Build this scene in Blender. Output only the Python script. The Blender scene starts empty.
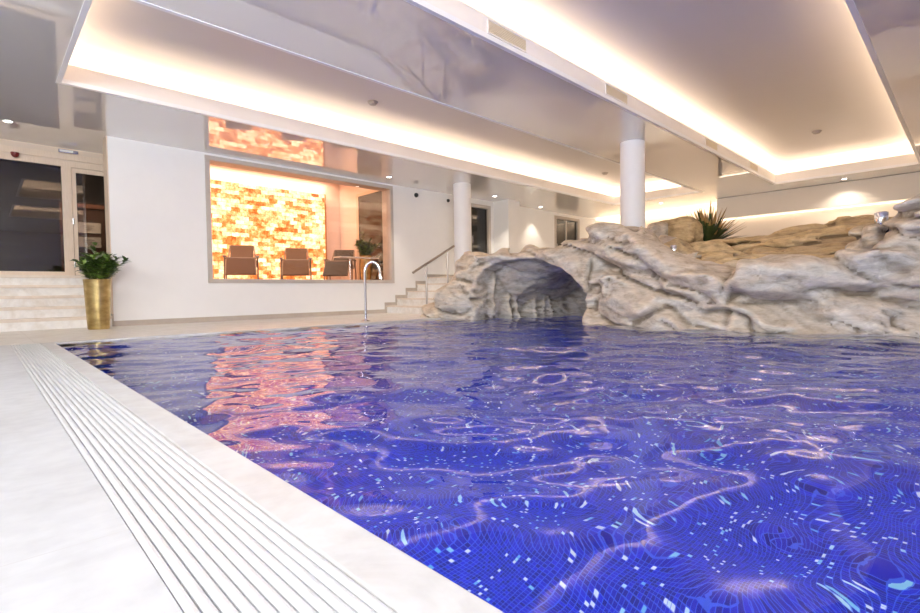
import bpy, bmesh, math, random
import numpy as np
from mathutils import Vector, Matrix

random.seed(7)
S = bpy.context.scene
COL = S.collection
PI = math.pi

# ------------------------------------------------------------------ materials
def new_mat(name):
    m = bpy.data.materials.new(name)
    m.use_nodes = True
    nt = m.node_tree
    nt.nodes.clear()
    out = nt.nodes.new('ShaderNodeOutputMaterial')
    return m, nt, out

def N(nt, typ, **kw):
    n = nt.nodes.new(typ)
    for k, v in kw.items():
        if k.startswith('i_'):
            n.inputs[k[2:].replace('_', ' ')].default_value = v
        else:
            setattr(n, k, v)
    return n

def L(nt, a, b):
    nt.links.new(a, b)

def ramp(nt, fac, stops):
    r = nt.nodes.new('ShaderNodeValToRGB')
    el = r.color_ramp.elements
    while len(el) < len(stops):
        el.new(0.5)
    for e, (p, c) in zip(el, stops):
        e.position = p
        e.color = (*c, 1)
    L(nt, fac, r.inputs['Fac'])
    return r.outputs['Color']

def math_n(nt, op, a, b=None, c=None):
    n = nt.nodes.new('ShaderNodeMath')
    n.operation = op
    for i, v in enumerate((a, b, c)):
        if v is None:
            continue
        if hasattr(v, 'is_linked'):
            L(nt, v, n.inputs[i])
        else:
            n.inputs[i].default_value = v
    return n.outputs[0]

def mixc(nt, fac, a, b):
    n = nt.nodes.new('ShaderNodeMix')
    n.data_type = 'RGBA'
    for s, v in ((n.inputs['Factor'], fac), (n.inputs['A'], a), (n.inputs['B'], b)):
        if hasattr(v, 'is_linked'):
            L(nt, v, s)
        elif isinstance(v, tuple):
            s.default_value = (*v, 1)
        else:
            s.default_value = v
    for s, v in ((n.inputs[6], a), (n.inputs[7], b)):
        if hasattr(v, 'is_linked'):
            L(nt, v, s)
        elif isinstance(v, tuple):
            s.default_value = (*v, 1)
    return n.outputs[2]

def pbr(name, col, rough=0.5, metal=0.0, var=0.0, scale=8.0, bump=0.0, ior=1.5, col2=None, coat=0.0, stretch=(1, 1, 1)):
    m, nt, out = new_mat(name)
    b = N(nt, 'ShaderNodeBsdfPrincipled')
    b.inputs['Roughness'].default_value = rough
    b.inputs['Metallic'].default_value = metal
    b.inputs['IOR'].default_value = ior
    b.inputs['Coat Weight'].default_value = coat
    tc = N(nt, 'ShaderNodeTexCoord')
    mp = N(nt, 'ShaderNodeMapping')
    mp.inputs['Scale'].default_value = stretch
    L(nt, tc.outputs['Object'], mp.inputs['Vector'])
    no = N(nt, 'ShaderNodeTexNoise', i_Scale=scale, i_Detail=6.0, i_Roughness=0.6)
    L(nt, mp.outputs[0], no.inputs['Vector'])
    if col2 is None:
        col2 = tuple(c * (1 - var) for c in col)
    c = ramp(nt, no.outputs['Fac'], [(0.3, col2), (0.7, col)])
    L(nt, c, b.inputs['Base Color'])
    if bump:
        bp = N(nt, 'ShaderNodeBump', i_Strength=bump, i_Distance=0.02)
        L(nt, no.outputs['Fac'], bp.inputs['Height'])
        L(nt, bp.outputs[0], b.inputs['Normal'])
    L(nt, b.outputs[0], out.inputs['Surface'])
    return m

def emit(name, col, st):
    m, nt, out = new_mat(name)
    e = N(nt, 'ShaderNodeEmission', i_Strength=st)
    e.inputs['Color'].default_value = (*col, 1)
    L(nt, e.outputs[0], out.inputs['Surface'])
    return m

def thin_glass(name, tint, ior=1.5, gain=1.0):
    m, nt, out = new_mat(name)
    t = N(nt, 'ShaderNodeBsdfTransparent')
    t.inputs['Color'].default_value = (*tint, 1)
    g = N(nt, 'ShaderNodeBsdfGlossy', i_Roughness=0.0)
    f = N(nt, 'ShaderNodeFresnel', i_IOR=ior)
    k = math_n(nt, 'MULTIPLY', f.outputs[0], gain)
    mx = N(nt, 'ShaderNodeMixShader')
    L(nt, k, mx.inputs[0]); L(nt, t.outputs[0], mx.inputs[1]); L(nt, g.outputs[0], mx.inputs[2])
    L(nt, mx.outputs[0], out.inputs['Surface'])
    return m

M = {}
M['cream'] = pbr('warm_tint_plaster', (.87, .76, .64), .6, var=.03, scale=3)  # warm light tinted into the white plaster
M['wall'] = pbr('white_plaster', (.86, .85, .84), .6, var=.03, scale=3)
def lacquer_mat():
    m, nt, out = new_mat('gloss_stretch_ceiling')
    d = N(nt, 'ShaderNodeBsdfDiffuse'); d.inputs['Color'].default_value = (.82, .81, .80, 1)
    g = N(nt, 'ShaderNodeBsdfGlossy', i_Roughness=0.0); g.inputs['Color'].default_value = (.95, .95, .95, 1)
    f = N(nt, 'ShaderNodeFresnel', i_IOR=1.75)
    k = math_n(nt, 'MULTIPLY_ADD', f.outputs[0], .70, .27)
    mx = N(nt, 'ShaderNodeMixShader')
    L(nt, k, mx.inputs[0]); L(nt, d.outputs[0], mx.inputs[1]); L(nt, g.outputs[0], mx.inputs[2])
    L(nt, mx.outputs[0], out.inputs['Surface'])
    return m
M['lacquer'] = lacquer_mat()
M['coffer'] = pbr('satin_coffer_paint', (.74, .70, .68), .35, var=.02, scale=1)
M['upstand'] = pbr('upstand_paint', (.88, .84, .80), .5, var=.02, scale=2)
M['lip'] = pbr('white_lip_profile', (.90, .90, .91), .35, var=.01)
M['column'] = pbr('white_column_paint', (.88, .88, .89), .4, var=.02, scale=2)
M['oak'] = pbr('pale_oak_frame', (.78, .63, .48), .4, col2=(.70, .54, .40), scale=6, stretch=(12, 12, 1))
M['greyframe'] = pbr('greige_window_frame', (.52, .46, .41), .45, var=.1, scale=4)
M['darkwood'] = pbr('dark_brown_wood', (.10, .045, .025), .5, col2=(.06, .028, .016), scale=5, stretch=(1, 1, .1))
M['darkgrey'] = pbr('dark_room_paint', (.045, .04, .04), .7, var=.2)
M['skirt'] = pbr('greige_stone_skirting', (.50, .43, .36), .45, var=.15, scale=6)
M['steel'] = pbr('brushed_steel', (.72, .72, .73), .16, 1.0, var=.05, scale=30)
M['chrome'] = pbr('polished_chrome', (.86, .86, .87), .05, 1.0, var=.02, scale=10)
M['railsteel'] = pbr('dull_handrail_steel', (.42, .38, .35), .28, 1.0, var=.1, scale=20)
M['black'] = pbr('black_plastic', (.015, .015, .016), .35, var=.2)
M['white_plastic'] = pbr('white_plastic', (.82, .81, .79), .4, var=.03)
M['creamgrille'] = pbr('cream_vent_enamel', (.78, .68, .50), .45, var=.05)
M['detector'] = pbr('beige_grey_plastic', (.46, .41, .37), .45, var=.05)
M['red'] = pbr('dark_red_plastic', (.16, .01, .012), .3, var=.2)
M['soil'] = pbr('potting_soil', (.05, .03, .02), .95, var=.4, scale=60, bump=.6)
M['leaf'] = pbr('glossy_green_leaf', (.085, .15, .03), .3, col2=(.02, .05, .012), scale=9)
M['leaf_bright'] = pbr('young_green_leaf', (.20, .32, .06), .35, col2=(.10, .20, .03), scale=9)
M['stem'] = pbr('green_brown_stem', (.13, .14, .04), .6, var=.3, scale=20)
M['blade'] = pbr('dark_blade_leaf', (.06, .085, .02), .45, col2=(.02, .035, .01), scale=6)
M['blade_tip'] = pbr('tan_blade_tip', (.50, .30, .10), .55, col2=(.30, .18, .06), scale=8)
M['paper'] = pbr('white_notice_paper', (.80, .78, .74), .7, var=.05)
M['ink'] = pbr('grey_print', (.25, .24, .24), .7, var=.1)
M['mesh_fabric'] = pbr('brown_sling_fabric', (.16, .085, .045), .7, col2=(.11, .055, .03), scale=60, bump=.2)
M['dark_fabric'] = pbr('dark_grey_sling_fabric', (.085, .07, .06), .7, col2=(.05, .04, .036), scale=60, bump=.2)
M['alu'] = pbr('brown_grey_aluminium', (.30, .22, .17), .35, .6, var=.1)
M['roomwall'] = pbr('blush_room_plaster', (.88, .72, .64), .6, var=.03)
M['whitelac'] = pbr('white_table_lacquer', (.85, .82, .78), .25, var=.02)
M['glass'] = thin_glass('clear_window_glass', (.97, .97, .96), 1.5, .8)
M['darkglass'] = thin_glass('smoked_glass', (.50, .46, .43), 1.62, 1.15)
M['led'] = emit('warm_led_strip', (1.0, .80, .58), 3.0)
M['downlight'] = emit('downlight_lamp', (1.0, .95, .88), 14.0)
M['grate'] = pbr('white_grating_plastic', (.72, .725, .73), .35, var=.04, scale=20)
M['channel'] = pbr('gutter_shadow_grey', (.38, .39, .40), .6, var=.1)

# gold hammered pot
def gold_mat():
    m, nt, out = new_mat('aged_gold_leaf_metal')
    b = N(nt, 'ShaderNodeBsdfPrincipled')
    b.inputs['Metallic'].default_value = 1.0
    tc = N(nt, 'ShaderNodeTexCoord'); mp = N(nt, 'ShaderNodeMapping')
    mp.inputs['Scale'].default_value = (1, 1, 2)
    L(nt, tc.outputs['Object'], mp.inputs['Vector'])
    n1 = N(nt, 'ShaderNodeTexNoise', i_Scale=5.0, i_Detail=6.0)
    L(nt, mp.outputs[0], n1.inputs['Vector'])
    L(nt, ramp(nt, n1.outputs['Fac'], [(.3, (.34, .24, .09)), (.55, (.55, .41, .17)), (.75, (.72, .57, .28))]), b.inputs['Base Color'])
    b.inputs['Roughness'].default_value = .32
    bp = N(nt, 'ShaderNodeBump', i_Strength=.25, i_Distance=.01)
    L(nt, n1.outputs['Fac'], bp.inputs['Height']); L(nt, bp.outputs[0], b.inputs['Normal'])
    L(nt, b.outputs[0], out.inputs['Surface'])
    return m
M['gold'] = gold_mat()

# large-format pale stone with faint veins and joints
def stone_mat(name, base, vein, joint=None, tile=(1.2, 0.6), warm=None, off=(0, 0)):
    m, nt, out = new_mat(name)
    b = N(nt, 'ShaderNodeBsdfPrincipled', i_Roughness=.38)
    tc = N(nt, 'ShaderNodeTexCoord')
    n1 = N(nt, 'ShaderNodeTexNoise', i_Scale=2.2, i_Detail=8.0, i_Roughness=.65, i_Distortion=1.2)
    L(nt, tc.outputs['Object'], n1.inputs['Vector'])
    n2 = N(nt, 'ShaderNodeTexNoise', i_Scale=14.0, i_Detail=5.0)
    L(nt, tc.outputs['Object'], n2.inputs['Vector'])
    c = ramp(nt, n1.outputs['Fac'], [(.32, vein), (.55, base), (.8, base)])
    c2 = ramp(nt, n2.outputs['Fac'], [(.3, (.90, .90, .90)), (.6, (1, 1, 1))])
    mm = N(nt, 'ShaderNodeMix', data_type='RGBA', blend_type='MULTIPLY')
    mm.inputs[0].default_value = 1.0
    L(nt, c, mm.inputs[6]); L(nt, c2, mm.inputs[7])
    col = mm.outputs[2]
    if joint:
        sp = N(nt, 'ShaderNodeSeparateXYZ')
        L(nt, tc.outputs['Object'], sp.inputs[0])
        def edge(sock, size, o):
            f = math_n(nt, 'FRACT', math_n(nt, 'DIVIDE', math_n(nt, 'ADD', sock, o), size))
            return math_n(nt, 'LESS_THAN', f, .004 / size)
        e = math_n(nt, 'MAXIMUM', edge(sp.outputs['X'], tile[0], 50 + off[0]), edge(sp.outputs['Y'], tile[1], 50 + off[1]))
        col = mixc(nt, e, col, joint)
    L(nt, col, b.inputs['Base Color'])
    L(nt, b.outputs[0], out.inputs['Surface'])
    return m
M['deck'] = stone_mat('pale_deck_stone', (.66, .665, .67), (.58, .58, .58), (.59, .585, .58), (1.2, 1.2), off=(0.994, .4))
M['deckfar'] = stone_mat('beige_deck_stone', (.84, .79, .72), (.72, .66, .58), (.62, .56, .48), (.6, .6))
M['coping'] = stone_mat('pale_coping_stone', (.68, .675, .665), (.58, .55, .52))
M['step'] = stone_mat('cream_step_stone', (.86, .83, .79), (.72, .66, .58))
M['tread_shade'] = stone_mat('tan_tread_shade', (.76, .65, .54), (.68, .57, .46))  # tan colour stands in for the shadow line at each step edge

# pool mosaic: 2.5 cm tiles, a few pale ones
def mosaic_mat():
    m, nt, out = new_mat('blue_glass_mosaic')
    b = N(nt, 'ShaderNodeBsdfPrincipled', i_Roughness=.3)
    tc = N(nt, 'ShaderNodeTexCoord')
    mp = N(nt, 'ShaderNodeMapping')
    mp.inputs['Scale'].default_value = (60, 60, 60)
    mp.inputs['Location'].default_value = (.5, .5, .5)
    L(nt, tc.outputs['Object'], mp.inputs['Vector'])
    fl = N(nt, 'ShaderNodeVectorMath', operation='FLOOR')
    L(nt, mp.outputs[0], fl.inputs[0])
    fr = N(nt, 'ShaderNodeVectorMath', operation='FRACTION')
    L(nt, mp.outputs[0], fr.inputs[0])
    wn = N(nt, 'ShaderNodeTexWhiteNoise', noise_dimensions='3D')
    L(nt, fl.outputs[0], wn.inputs['Vector'])
    ad = N(nt, 'ShaderNodeVectorMath', operation='ADD')
    ad.inputs[1].default_value = (37.3, 11.7, 5.1)
    L(nt, fl.outputs[0], ad.inputs[0])
    wn2 = N(nt, 'ShaderNodeTexWhiteNoise', noise_dimensions='3D')
    L(nt, ad.outputs[0], wn2.inputs['Vector'])
    blue = ramp(nt, wn2.outputs['Value'], [(0, (.001, .002, .24)), (.5, (.002, .006, .42)), (1, (.008, .02, .64))])
    pale = ramp(nt, wn2.outputs['Value'], [(0, (.12, .50, .80)), (.35, (.45, .85, .95)), (.7, (.92, .97, 1.0))])
    spk = math_n(nt, 'GREATER_THAN', wn.outputs['Value'], .95)
    c = mixc(nt, spk, blue, pale)
    sp = N(nt, 'ShaderNodeSeparateXYZ')
    L(nt, fr.outputs[0], sp.inputs[0])
    g = None
    for ax in 'XYZ':
        lo = math_n(nt, 'LESS_THAN', sp.outputs[ax], .16)
        g = lo if g is None else math_n(nt, 'MAXIMUM', g, lo)
    c = mixc(nt, math_n(nt, 'MULTIPLY', g, .75), c, (.06, .16, .85))
    L(nt, c, b.inputs['Base Color'])
    L(nt, b.outputs[0], out.inputs['Surface'])
    return m
M['mosaic'] = mosaic_mat()

def water_mat():
    m, nt, out = new_mat('clear_pool_water')
    r = N(nt, 'ShaderNodeBsdfGlass', i_IOR=1.333, i_Roughness=0.0)
    r.inputs['Color'].default_value = (.97, .98, 1.0, 1)
    L(nt, r.outputs[0], out.inputs['Surface'])
    return m
M['water'] = water_mat()

# back-lit Himalayan salt bricks
def salt_mat():
    m, nt, out = new_mat('backlit_salt_bricks')
    tc = N(nt, 'ShaderNodeTexCoord')
    sp = N(nt, 'ShaderNodeSeparateXYZ'); L(nt, tc.outputs['Object'], sp.inputs[0])
    cb = N(nt, 'ShaderNodeCombineXYZ')
    L(nt, sp.outputs['X'], cb.inputs['X']); L(nt, sp.outputs['Z'], cb.inputs['Y'])
    br = N(nt, 'ShaderNodeTexBrick', offset=.5)
    br.inputs['Color1'].default_value = (0, 0, 0, 1)
    br.inputs['Color2'].default_value = (1, 1, 1, 1)
    br.inputs['Mortar'].default_value = (.12, .12, .12, 1)
    br.inputs['Scale'].default_value = 1.0
    br.inputs['Mortar Size'].default_value = .004
    br.inputs['Mortar Smooth'].default_value = .3
    br.inputs['Bias'].default_value = .05
    br.inputs['Brick Width'].default_value = .21
    br.inputs['Row Height'].default_value = .10
    wob = N(nt, 'ShaderNodeTexNoise', i_Scale=11.0, i_Detail=3.0)
    L(nt, tc.outputs['Object'], wob.inputs['Vector'])
    wv = N(nt, 'ShaderNodeVectorMath', operation='SCALE'); wv.inputs['Scale'].default_value = .05
    L(nt, wob.outputs['Color'], wv.inputs[0])
    wa = N(nt, 'ShaderNodeVectorMath', operation='ADD')
    L(nt, cb.outputs[0], wa.inputs[0]); L(nt, wv.outputs[0], wa.inputs[1])
    L(nt, wa.outputs[0], br.inputs['Vector'])
    no = N(nt, 'ShaderNodeTexNoise', i_Scale=9.0, i_Detail=6.0, i_Roughness=.7)
    L(nt, tc.outputs['Object'], no.inputs['Vector'])
    v = math_n(nt, 'ADD', math_n(nt, 'MULTIPLY', br.outputs['Color'], .50), math_n(nt, 'MULTIPLY', math_n(nt, 'SUBTRACT', no.outputs['Fac'], .26), 1.15))
    c = ramp(nt, v, [(.22, (.75, .14, .02)), (.36, (1.0, .22, .04)), (.50, (1.0, .36, .12)), (.64, (1.0, .48, .22)), (.88, (1.0, .60, .34))])
    s = N(nt, 'ShaderNodeMapRange')
    s.inputs['From Min'].default_value = .22; s.inputs['From Max'].default_value = .85
    s.inputs['To Min'].default_value = 1.0; s.inputs['To Max'].default_value = 3.4
    L(nt, v, s.inputs['Value'])
    e = N(nt, 'ShaderNodeEmission')
    L(nt, c, e.inputs['Color']); L(nt, s.outputs[0], e.inputs['Strength'])
    L(nt, e.outputs[0], out.inputs['Surface'])
    return m
M['salt'] = salt_mat()

# sprayed-concrete rock: grey faces, ochre tops and back
def rock_mat(name, brown=0.0):
    m, nt, out = new_mat(name)
    b = N(nt, 'ShaderNodeBsdfPrincipled', i_Roughness=.72)
    geo = N(nt, 'ShaderNodeNewGeometry')
    tc = N(nt, 'ShaderNodeTexCoord')
    mp = N(nt, 'ShaderNodeMapping')
    mp.inputs['Rotation'].default_value = (.5, 0, .3)
    mp.inputs['Scale'].default_value = (1, .8, 2.2)
    L(nt, geo.outputs['Position'], mp.inputs['Vector'])
    n1 = N(nt, 'ShaderNodeTexNoise', i_Scale=1.6, i_Detail=9.0, i_Roughness=.65, i_Distortion=1.0)
    n2 = N(nt, 'ShaderNodeTexNoise', i_Scale=7.0, i_Detail=9.0, i_Roughness=.7, i_Distortion=.6)
    n3 = N(nt, 'ShaderNodeTexNoise', i_Scale=42.0, i_Detail=6.0, i_Roughness=.7)
    for n in (n1, n2, n3):
        L(nt, mp.outputs[0], n.inputs['Vector'])
    grey = ramp(nt, n2.outputs['Fac'], [(.25, (.22, .21, .185)), (.42, (.40, .385, .345)), (.58, (.56, .545, .495)), (.75, (.76, .745, .70))])
    tan = ramp(nt, n2.outputs['Fac'], [(.25, (.28, .20, .125)), (.45, (.52, .41, .29)), (.7, (.72, .61, .47))])
    och = ramp(nt, n2.outputs['Fac'], [(.25, (.20, .125, .06)), (.45, (.46, .32, .16)), (.7, (.64, .49, .28))])
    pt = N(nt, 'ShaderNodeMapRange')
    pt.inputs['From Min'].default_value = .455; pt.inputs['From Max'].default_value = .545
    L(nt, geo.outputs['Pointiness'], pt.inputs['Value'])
    def crease_shade(col, lo=(.34, .30, .26), hi=(1.30, 1.28, 1.25)):  # paints shade into creases; ridges lighter, like dry-brushed rock
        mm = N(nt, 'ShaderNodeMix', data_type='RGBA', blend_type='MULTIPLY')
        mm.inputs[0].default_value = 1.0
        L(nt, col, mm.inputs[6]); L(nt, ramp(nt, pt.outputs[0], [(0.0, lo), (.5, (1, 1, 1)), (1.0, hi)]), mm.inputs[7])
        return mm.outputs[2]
    k = ramp(nt, n1.outputs['Fac'], [(.42, (0, 0, 0)), (.62, (1, 1, 1))])
    c = mixc(nt, math_n(nt, 'MULTIPLY_ADD', k, .55, .18), grey, tan)
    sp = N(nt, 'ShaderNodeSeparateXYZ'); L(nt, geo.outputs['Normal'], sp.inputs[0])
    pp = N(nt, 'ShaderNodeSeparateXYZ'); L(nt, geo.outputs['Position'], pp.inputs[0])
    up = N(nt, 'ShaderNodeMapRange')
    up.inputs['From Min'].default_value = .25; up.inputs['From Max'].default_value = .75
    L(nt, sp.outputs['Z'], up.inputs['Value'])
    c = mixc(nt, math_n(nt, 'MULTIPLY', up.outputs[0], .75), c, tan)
    if brown >= 1:
        c = och
    else:
        bk = N(nt, 'ShaderNodeMapRange')
        bk.inputs['From Min'].default_value = 6.95; bk.inputs['From Max'].default_value = 7.5
        L(nt, math_n(nt, 'ADD', pp.outputs['X'], math_n(nt, 'MULTIPLY', math_n(nt, 'SUBTRACT', n1.outputs['Fac'], .5), .8)), bk.inputs['Value'])
        f = math_n(nt, 'MULTIPLY', bk.outputs[0], math_n(nt, 'MULTIPLY', up.outputs[0], math_n(nt, 'LESS_THAN', pp.outputs['Y'], 3.3)))
        c = mixc(nt, f, c, och)
    L(nt, crease_shade(c), b.inputs['Base Color'])
    h = math_n(nt, 'ADD', math_n(nt, 'MULTIPLY', n2.outputs['Fac'], 1.0), math_n(nt, 'MULTIPLY', n3.outputs['Fac'], .35))
    bp = N(nt, 'ShaderNodeBump', i_Strength=.5, i_Distance=.04)
    L(nt, h, bp.inputs['Height']); L(nt, bp.outputs[0], b.inputs['Normal'])
    L(nt, b.outputs[0], out.inputs['Surface'])
    return m
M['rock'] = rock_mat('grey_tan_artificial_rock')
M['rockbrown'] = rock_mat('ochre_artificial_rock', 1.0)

# ------------------------------------------------------------------ mesh helpers
def bx(bm, x0, x1, y0, y1, z0, z1, bev=0.0):
    vs = [bm.verts.new(p) for p in ((x0, y0, z0), (x1, y0, z0), (x1, y1, z0), (x0, y1, z0),
                                    (x0, y0, z1), (x1, y0, z1), (x1, y1, z1), (x0, y1, z1))]
    fs = [bm.faces.new([vs[i] for i in q]) for q in ((3, 2, 1, 0), (4, 5, 6, 7), (0, 1, 5, 4), (1, 2, 6, 5), (2, 3, 7, 6), (3, 0, 4, 7))]
    if bev:
        es = list({e for f in fs for e in f.edges})
        bmesh.ops.bevel(bm, geom=es, offset=bev, segments=2, profile=.5, affect='EDGES')
    return bm

def B(*a, **k):
    return bx(bmesh.new(), *a, **k)

def tube(bm, pts, r, n=12, caps=True):
    pts = [Vector(p) for p in pts]
    rad = r if isinstance(r, (list, tuple)) else [r] * len(pts)
    rings = []
    ref = None
    for i, p in enumerate(pts):
        t = (pts[min(i + 1, len(pts) - 1)] - pts[max(i - 1, 0)]).normalized()
        if ref is None:
            ref = Vector((0, 0, 1)) if abs(t.z) < .9 else Vector((1, 0, 0))
        a = t.cross(ref)
        if a.length < 1e-4:
            a = t.cross(Vector((0, 1, 0)))
        a.normalize()
        b = a.cross(t).normalized()
        ref = b
        rings.append([bm.verts.new(p + (a * math.cos(2 * PI * k / n) + b * math.sin(2 * PI * k / n)) * rad[i]) for k in range(n)])
    for q in range(len(rings) - 1):
        for k in range(n):
            bm.faces.new([rings[q][k], rings[q][(k + 1) % n], rings[q + 1][(k + 1) % n], rings[q + 1][k]])
    if caps:
        bm.faces.new(rings[0][::-1]); bm.faces.new(rings[-1])
    return bm

def lathe(bm, prof, c=(0, 0, 0), n=40):
    rings = []
    for r, z in prof:
        rings.append([bm.verts.new((c[0] + r * math.cos(2 * PI * k / n), c[1] + r * math.sin(2 * PI * k / n), c[2] + z)) for k in range(n)])
    for q in range(len(rings) - 1):
        for k in range(n):
            bm.faces.new([rings[q][k], rings[q][(k + 1) % n], rings[q + 1][(k + 1) % n], rings[q + 1][k]])
    bm.faces.new(rings[0][::-1]); bm.faces.new(rings[-1])
    return bm

def obj(name, bm, mat, parent=None, world=False, smooth=False, mats=None):
    if parent is not None and world:
        bmesh.ops.translate(bm, verts=bm.verts, vec=-world_loc(parent))
    bmesh.ops.recalc_face_normals(bm, faces=bm.faces)
    me = bpy.data.meshes.new(name)
    bm.to_mesh(me); bm.free()
    for m_ in (mats or [mat]):
        me.materials.append(m_)
    if smooth:
        me.shade_smooth()
        try:
            me.set_sharp_from_angle(angle=math.radians(40))
        except Exception:
            pass
    o = bpy.data.objects.new(name, me)
    COL.objects.link(o)
    if parent is not None:
        o.parent = parent
    return o

def world_loc(o):
    v = Vector((0, 0, 0))
    while o is not None:
        v += o.location
        o = o.parent
    return v

def tag(o, label, cat, group=None, kind=None):
    o['label'] = label
    o['category'] = cat
    if group:
        o['group'] = group
    if kind:
        o['kind'] = kind
    return o

def thing(name, label, cat, loc=(0, 0, 0), rz=0.0, group=None, kind=None):
    o = bpy.data.objects.new(name, None)
    COL.objects.link(o)
    o.location = loc
    o.rotation_euler = (0, 0, rz)
    o.empty_display_size = .1
    return tag(o, label, cat, group, kind)

def struct(name, bm, mat, label, cat, parent=None, smooth=False):
    o = obj(name, bm, mat, parent, smooth=smooth)
    o['kind'] = 'structure'
    if parent is None:
        o['label'] = label; o['category'] = cat
    return o

def copy_tree(o, parent=None):
    c = o.copy()
    COL.objects.link(c)
    if parent is not None:
        c.parent = parent
    for ch in list(o.children):
        copy_tree(ch, c)
    return c

def base(o):
    """put the origin of a one-mesh thing at its base centre"""
    me = o.data
    xs = [v.co for v in me.vertices]
    lo = Vector((min(v.x for v in xs), min(v.y for v in xs), min(v.z for v in xs)))
    hi = Vector((max(v.x for v in xs), max(v.y for v in xs), max(v.z for v in xs)))
    c = Vector(((lo.x + hi.x) / 2, (lo.y + hi.y) / 2, lo.z))
    me.transform(Matrix.Translation(-c))
    o.location = c
    return o

# ------------------------------------------------------------------ dimensions (metres)
CZ = 3.0                       # main ceiling
PX0, PX1, PY0, PY1 = .55, 8.6, -4.0, 6.70
WZ = -.02                      # water level
WY = 9.5                       # wall with the big window
XL, XR, YN = -3.0, 15.2, -4.0
UP = .84                       # upper level
EY = 10.75                     # entrance glazing

# ------------------------------------------------------------------ floor and pool shell
bm = bmesh.new()
bx(bm, XL, .206, YN, 6.78, -.3, 0)
struct('floor', bm, M['deck'], 'pale stone pool deck in the left foreground', 'floor')
bm = bmesh.new()
bx(bm, XL, 8.05, 6.78, WY + .3, -.3, 0)
bx(bm, XL, 1.6, WY + .3, 12.0, -.3, -.001)
struct('floor.001', bm, M['deckfar'], 'beige stone deck along the far side of the pool', 'floor')
bm = bmesh.new()
bx(bm, .44, PX0, YN, 6.78, -.3, 0, .004)
struct('trim_1', bm, M['coping'], 'pale stone coping between grating and water', 'coping')
bm = bmesh.new()
bx(bm, PX0, 8.6, PY1, 6.78, -.3, 0, .004)
struct('trim_2', bm, M['coping'], 'pale stone coping at the far pool edge', 'coping')
bm = bmesh.new()
bx(bm, .206, .44, YN, 6.78, -.3, -.045)
struct('trim_3', bm, M['channel'], 'grey overflow gutter channel under the grating', 'gutter')

bm = bmesh.new()
PD = -1.30
bx(bm, PX0 - .1, PX1, PY0, PY1 + .1, PD - .15, PD)
bx(bm, PX0 - .1, PX0 - .0, PY0, PY1 + .1, PD, -.3)
bx(bm, PX0 - .012, PX0, PY0, PY1, -.3, -.03)
bx(bm, PX0, PX1, PY1, PY1 + .1, PD, -.3)
bx(bm, PX0, PX1, PY1, PY1 + .012, -.3, -.03)
bx(bm, PX0, PX1, PY0 - .1, PY0, PD, -.02)
bx(bm, PX1, PX1 + .1, PY0, PY1, PD, -.05)
struct('pool_basin', bm, M['mosaic'], 'pool basin tiled in royal blue mosaic with scattered pale tiles', 'pool')

# water surface with real ripples
def water():
    rs = np.random.RandomState(11)
    xs = np.concatenate([np.arange(PX0 - .004, 4.0, .02), np.arange(4.0, PX1 + .02, .03)])
    ys = np.concatenate([np.arange(-.6, 3.5, .02), np.arange(3.5, 6.70, .03), [PY1 + .004]])
    ys = np.concatenate([np.arange(PY0, -.6, .12), ys])
    X, Y = np.meshgrid(xs, ys, indexing='ij')
    Z = np.zeros_like(X)
    wx = X + .10 * np.sin(1.3 * Y + .7) + .06 * np.sin(2.9 * Y + 1.9 * X)
    wy = Y + .10 * np.sin(1.1 * X + 2.1) + .06 * np.sin(2.3 * X - 1.7 * Y)
    for i in range(90):
        lam = .13 * (1.5 / .13) ** (rs.rand() ** 1.15)
        th = rs.vonmises(math.radians(47), 1.7)
        k = 2 * PI / lam
        slope = .0112 if lam > .35 else .0118
        amp = slope / k
        ph = rs.rand() * 2 * PI
        Z += amp * np.sin(k * (wx * math.cos(th) + wy * math.sin(th)) + ph)
    nx, ny = X.shape
    co = np.stack([X, Y, Z + WZ], -1).reshape(-1, 3)
    idx = np.arange(nx * ny).reshape(nx, ny)
    q = np.stack([idx[:-1, :-1], idx[1:, :-1], idx[1:, 1:], idx[:-1, 1:]], -1).reshape(-1, 4)
    me = bpy.data.meshes.new('pool_water')
    me.from_pydata(co.tolist(), [], q.tolist())
    me.materials.append(M['water'])
    me.shade_smooth()
    o = bpy.data.objects.new('pool_water', me)
    COL.objects.link(o)
    tag(o, 'rippled clear blue pool water filling the tiled basin', 'water', kind='stuff')
water()

# overflow grating (one long slatted grille)
bm = bmesh.new()
ns = 11
pitch = (.438 - .208) / ns
for i in range(ns):
    x0 = .208 + i * pitch
    w = pitch - .0036
    prof = [(x0 + .0018, -.04), (x0 + .0018, -.004), (x0 + .0042, -.0010), (x0 + w * .5 + .0018, .0004), (x0 + w - .0006, -.0010), (x0 + w + .0018, -.004), (x0 + w + .0018, -.04)]
    a = [bm.verts.new((x, YN, z)) for x, z in prof]
    b = [bm.verts.new((x, 6.775, z)) for x, z in prof]
    for k in range(len(prof)):
        kk = (k + 1) % len(prof)
        bm.faces.new([a[k], a[kk], b[kk], b[k]])
    bm.faces.new(a[::-1]); bm.faces.new(b)
for j in range(22):
    yy = YN + .2 + j * .49
    bx(bm, .21, .436, yy, yy + .008, -.042, -.02)
tag(obj('overflow_grating', bm, M['grate']), 'long white slatted overflow grating set in the deck beside the pool', 'grating')

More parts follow.
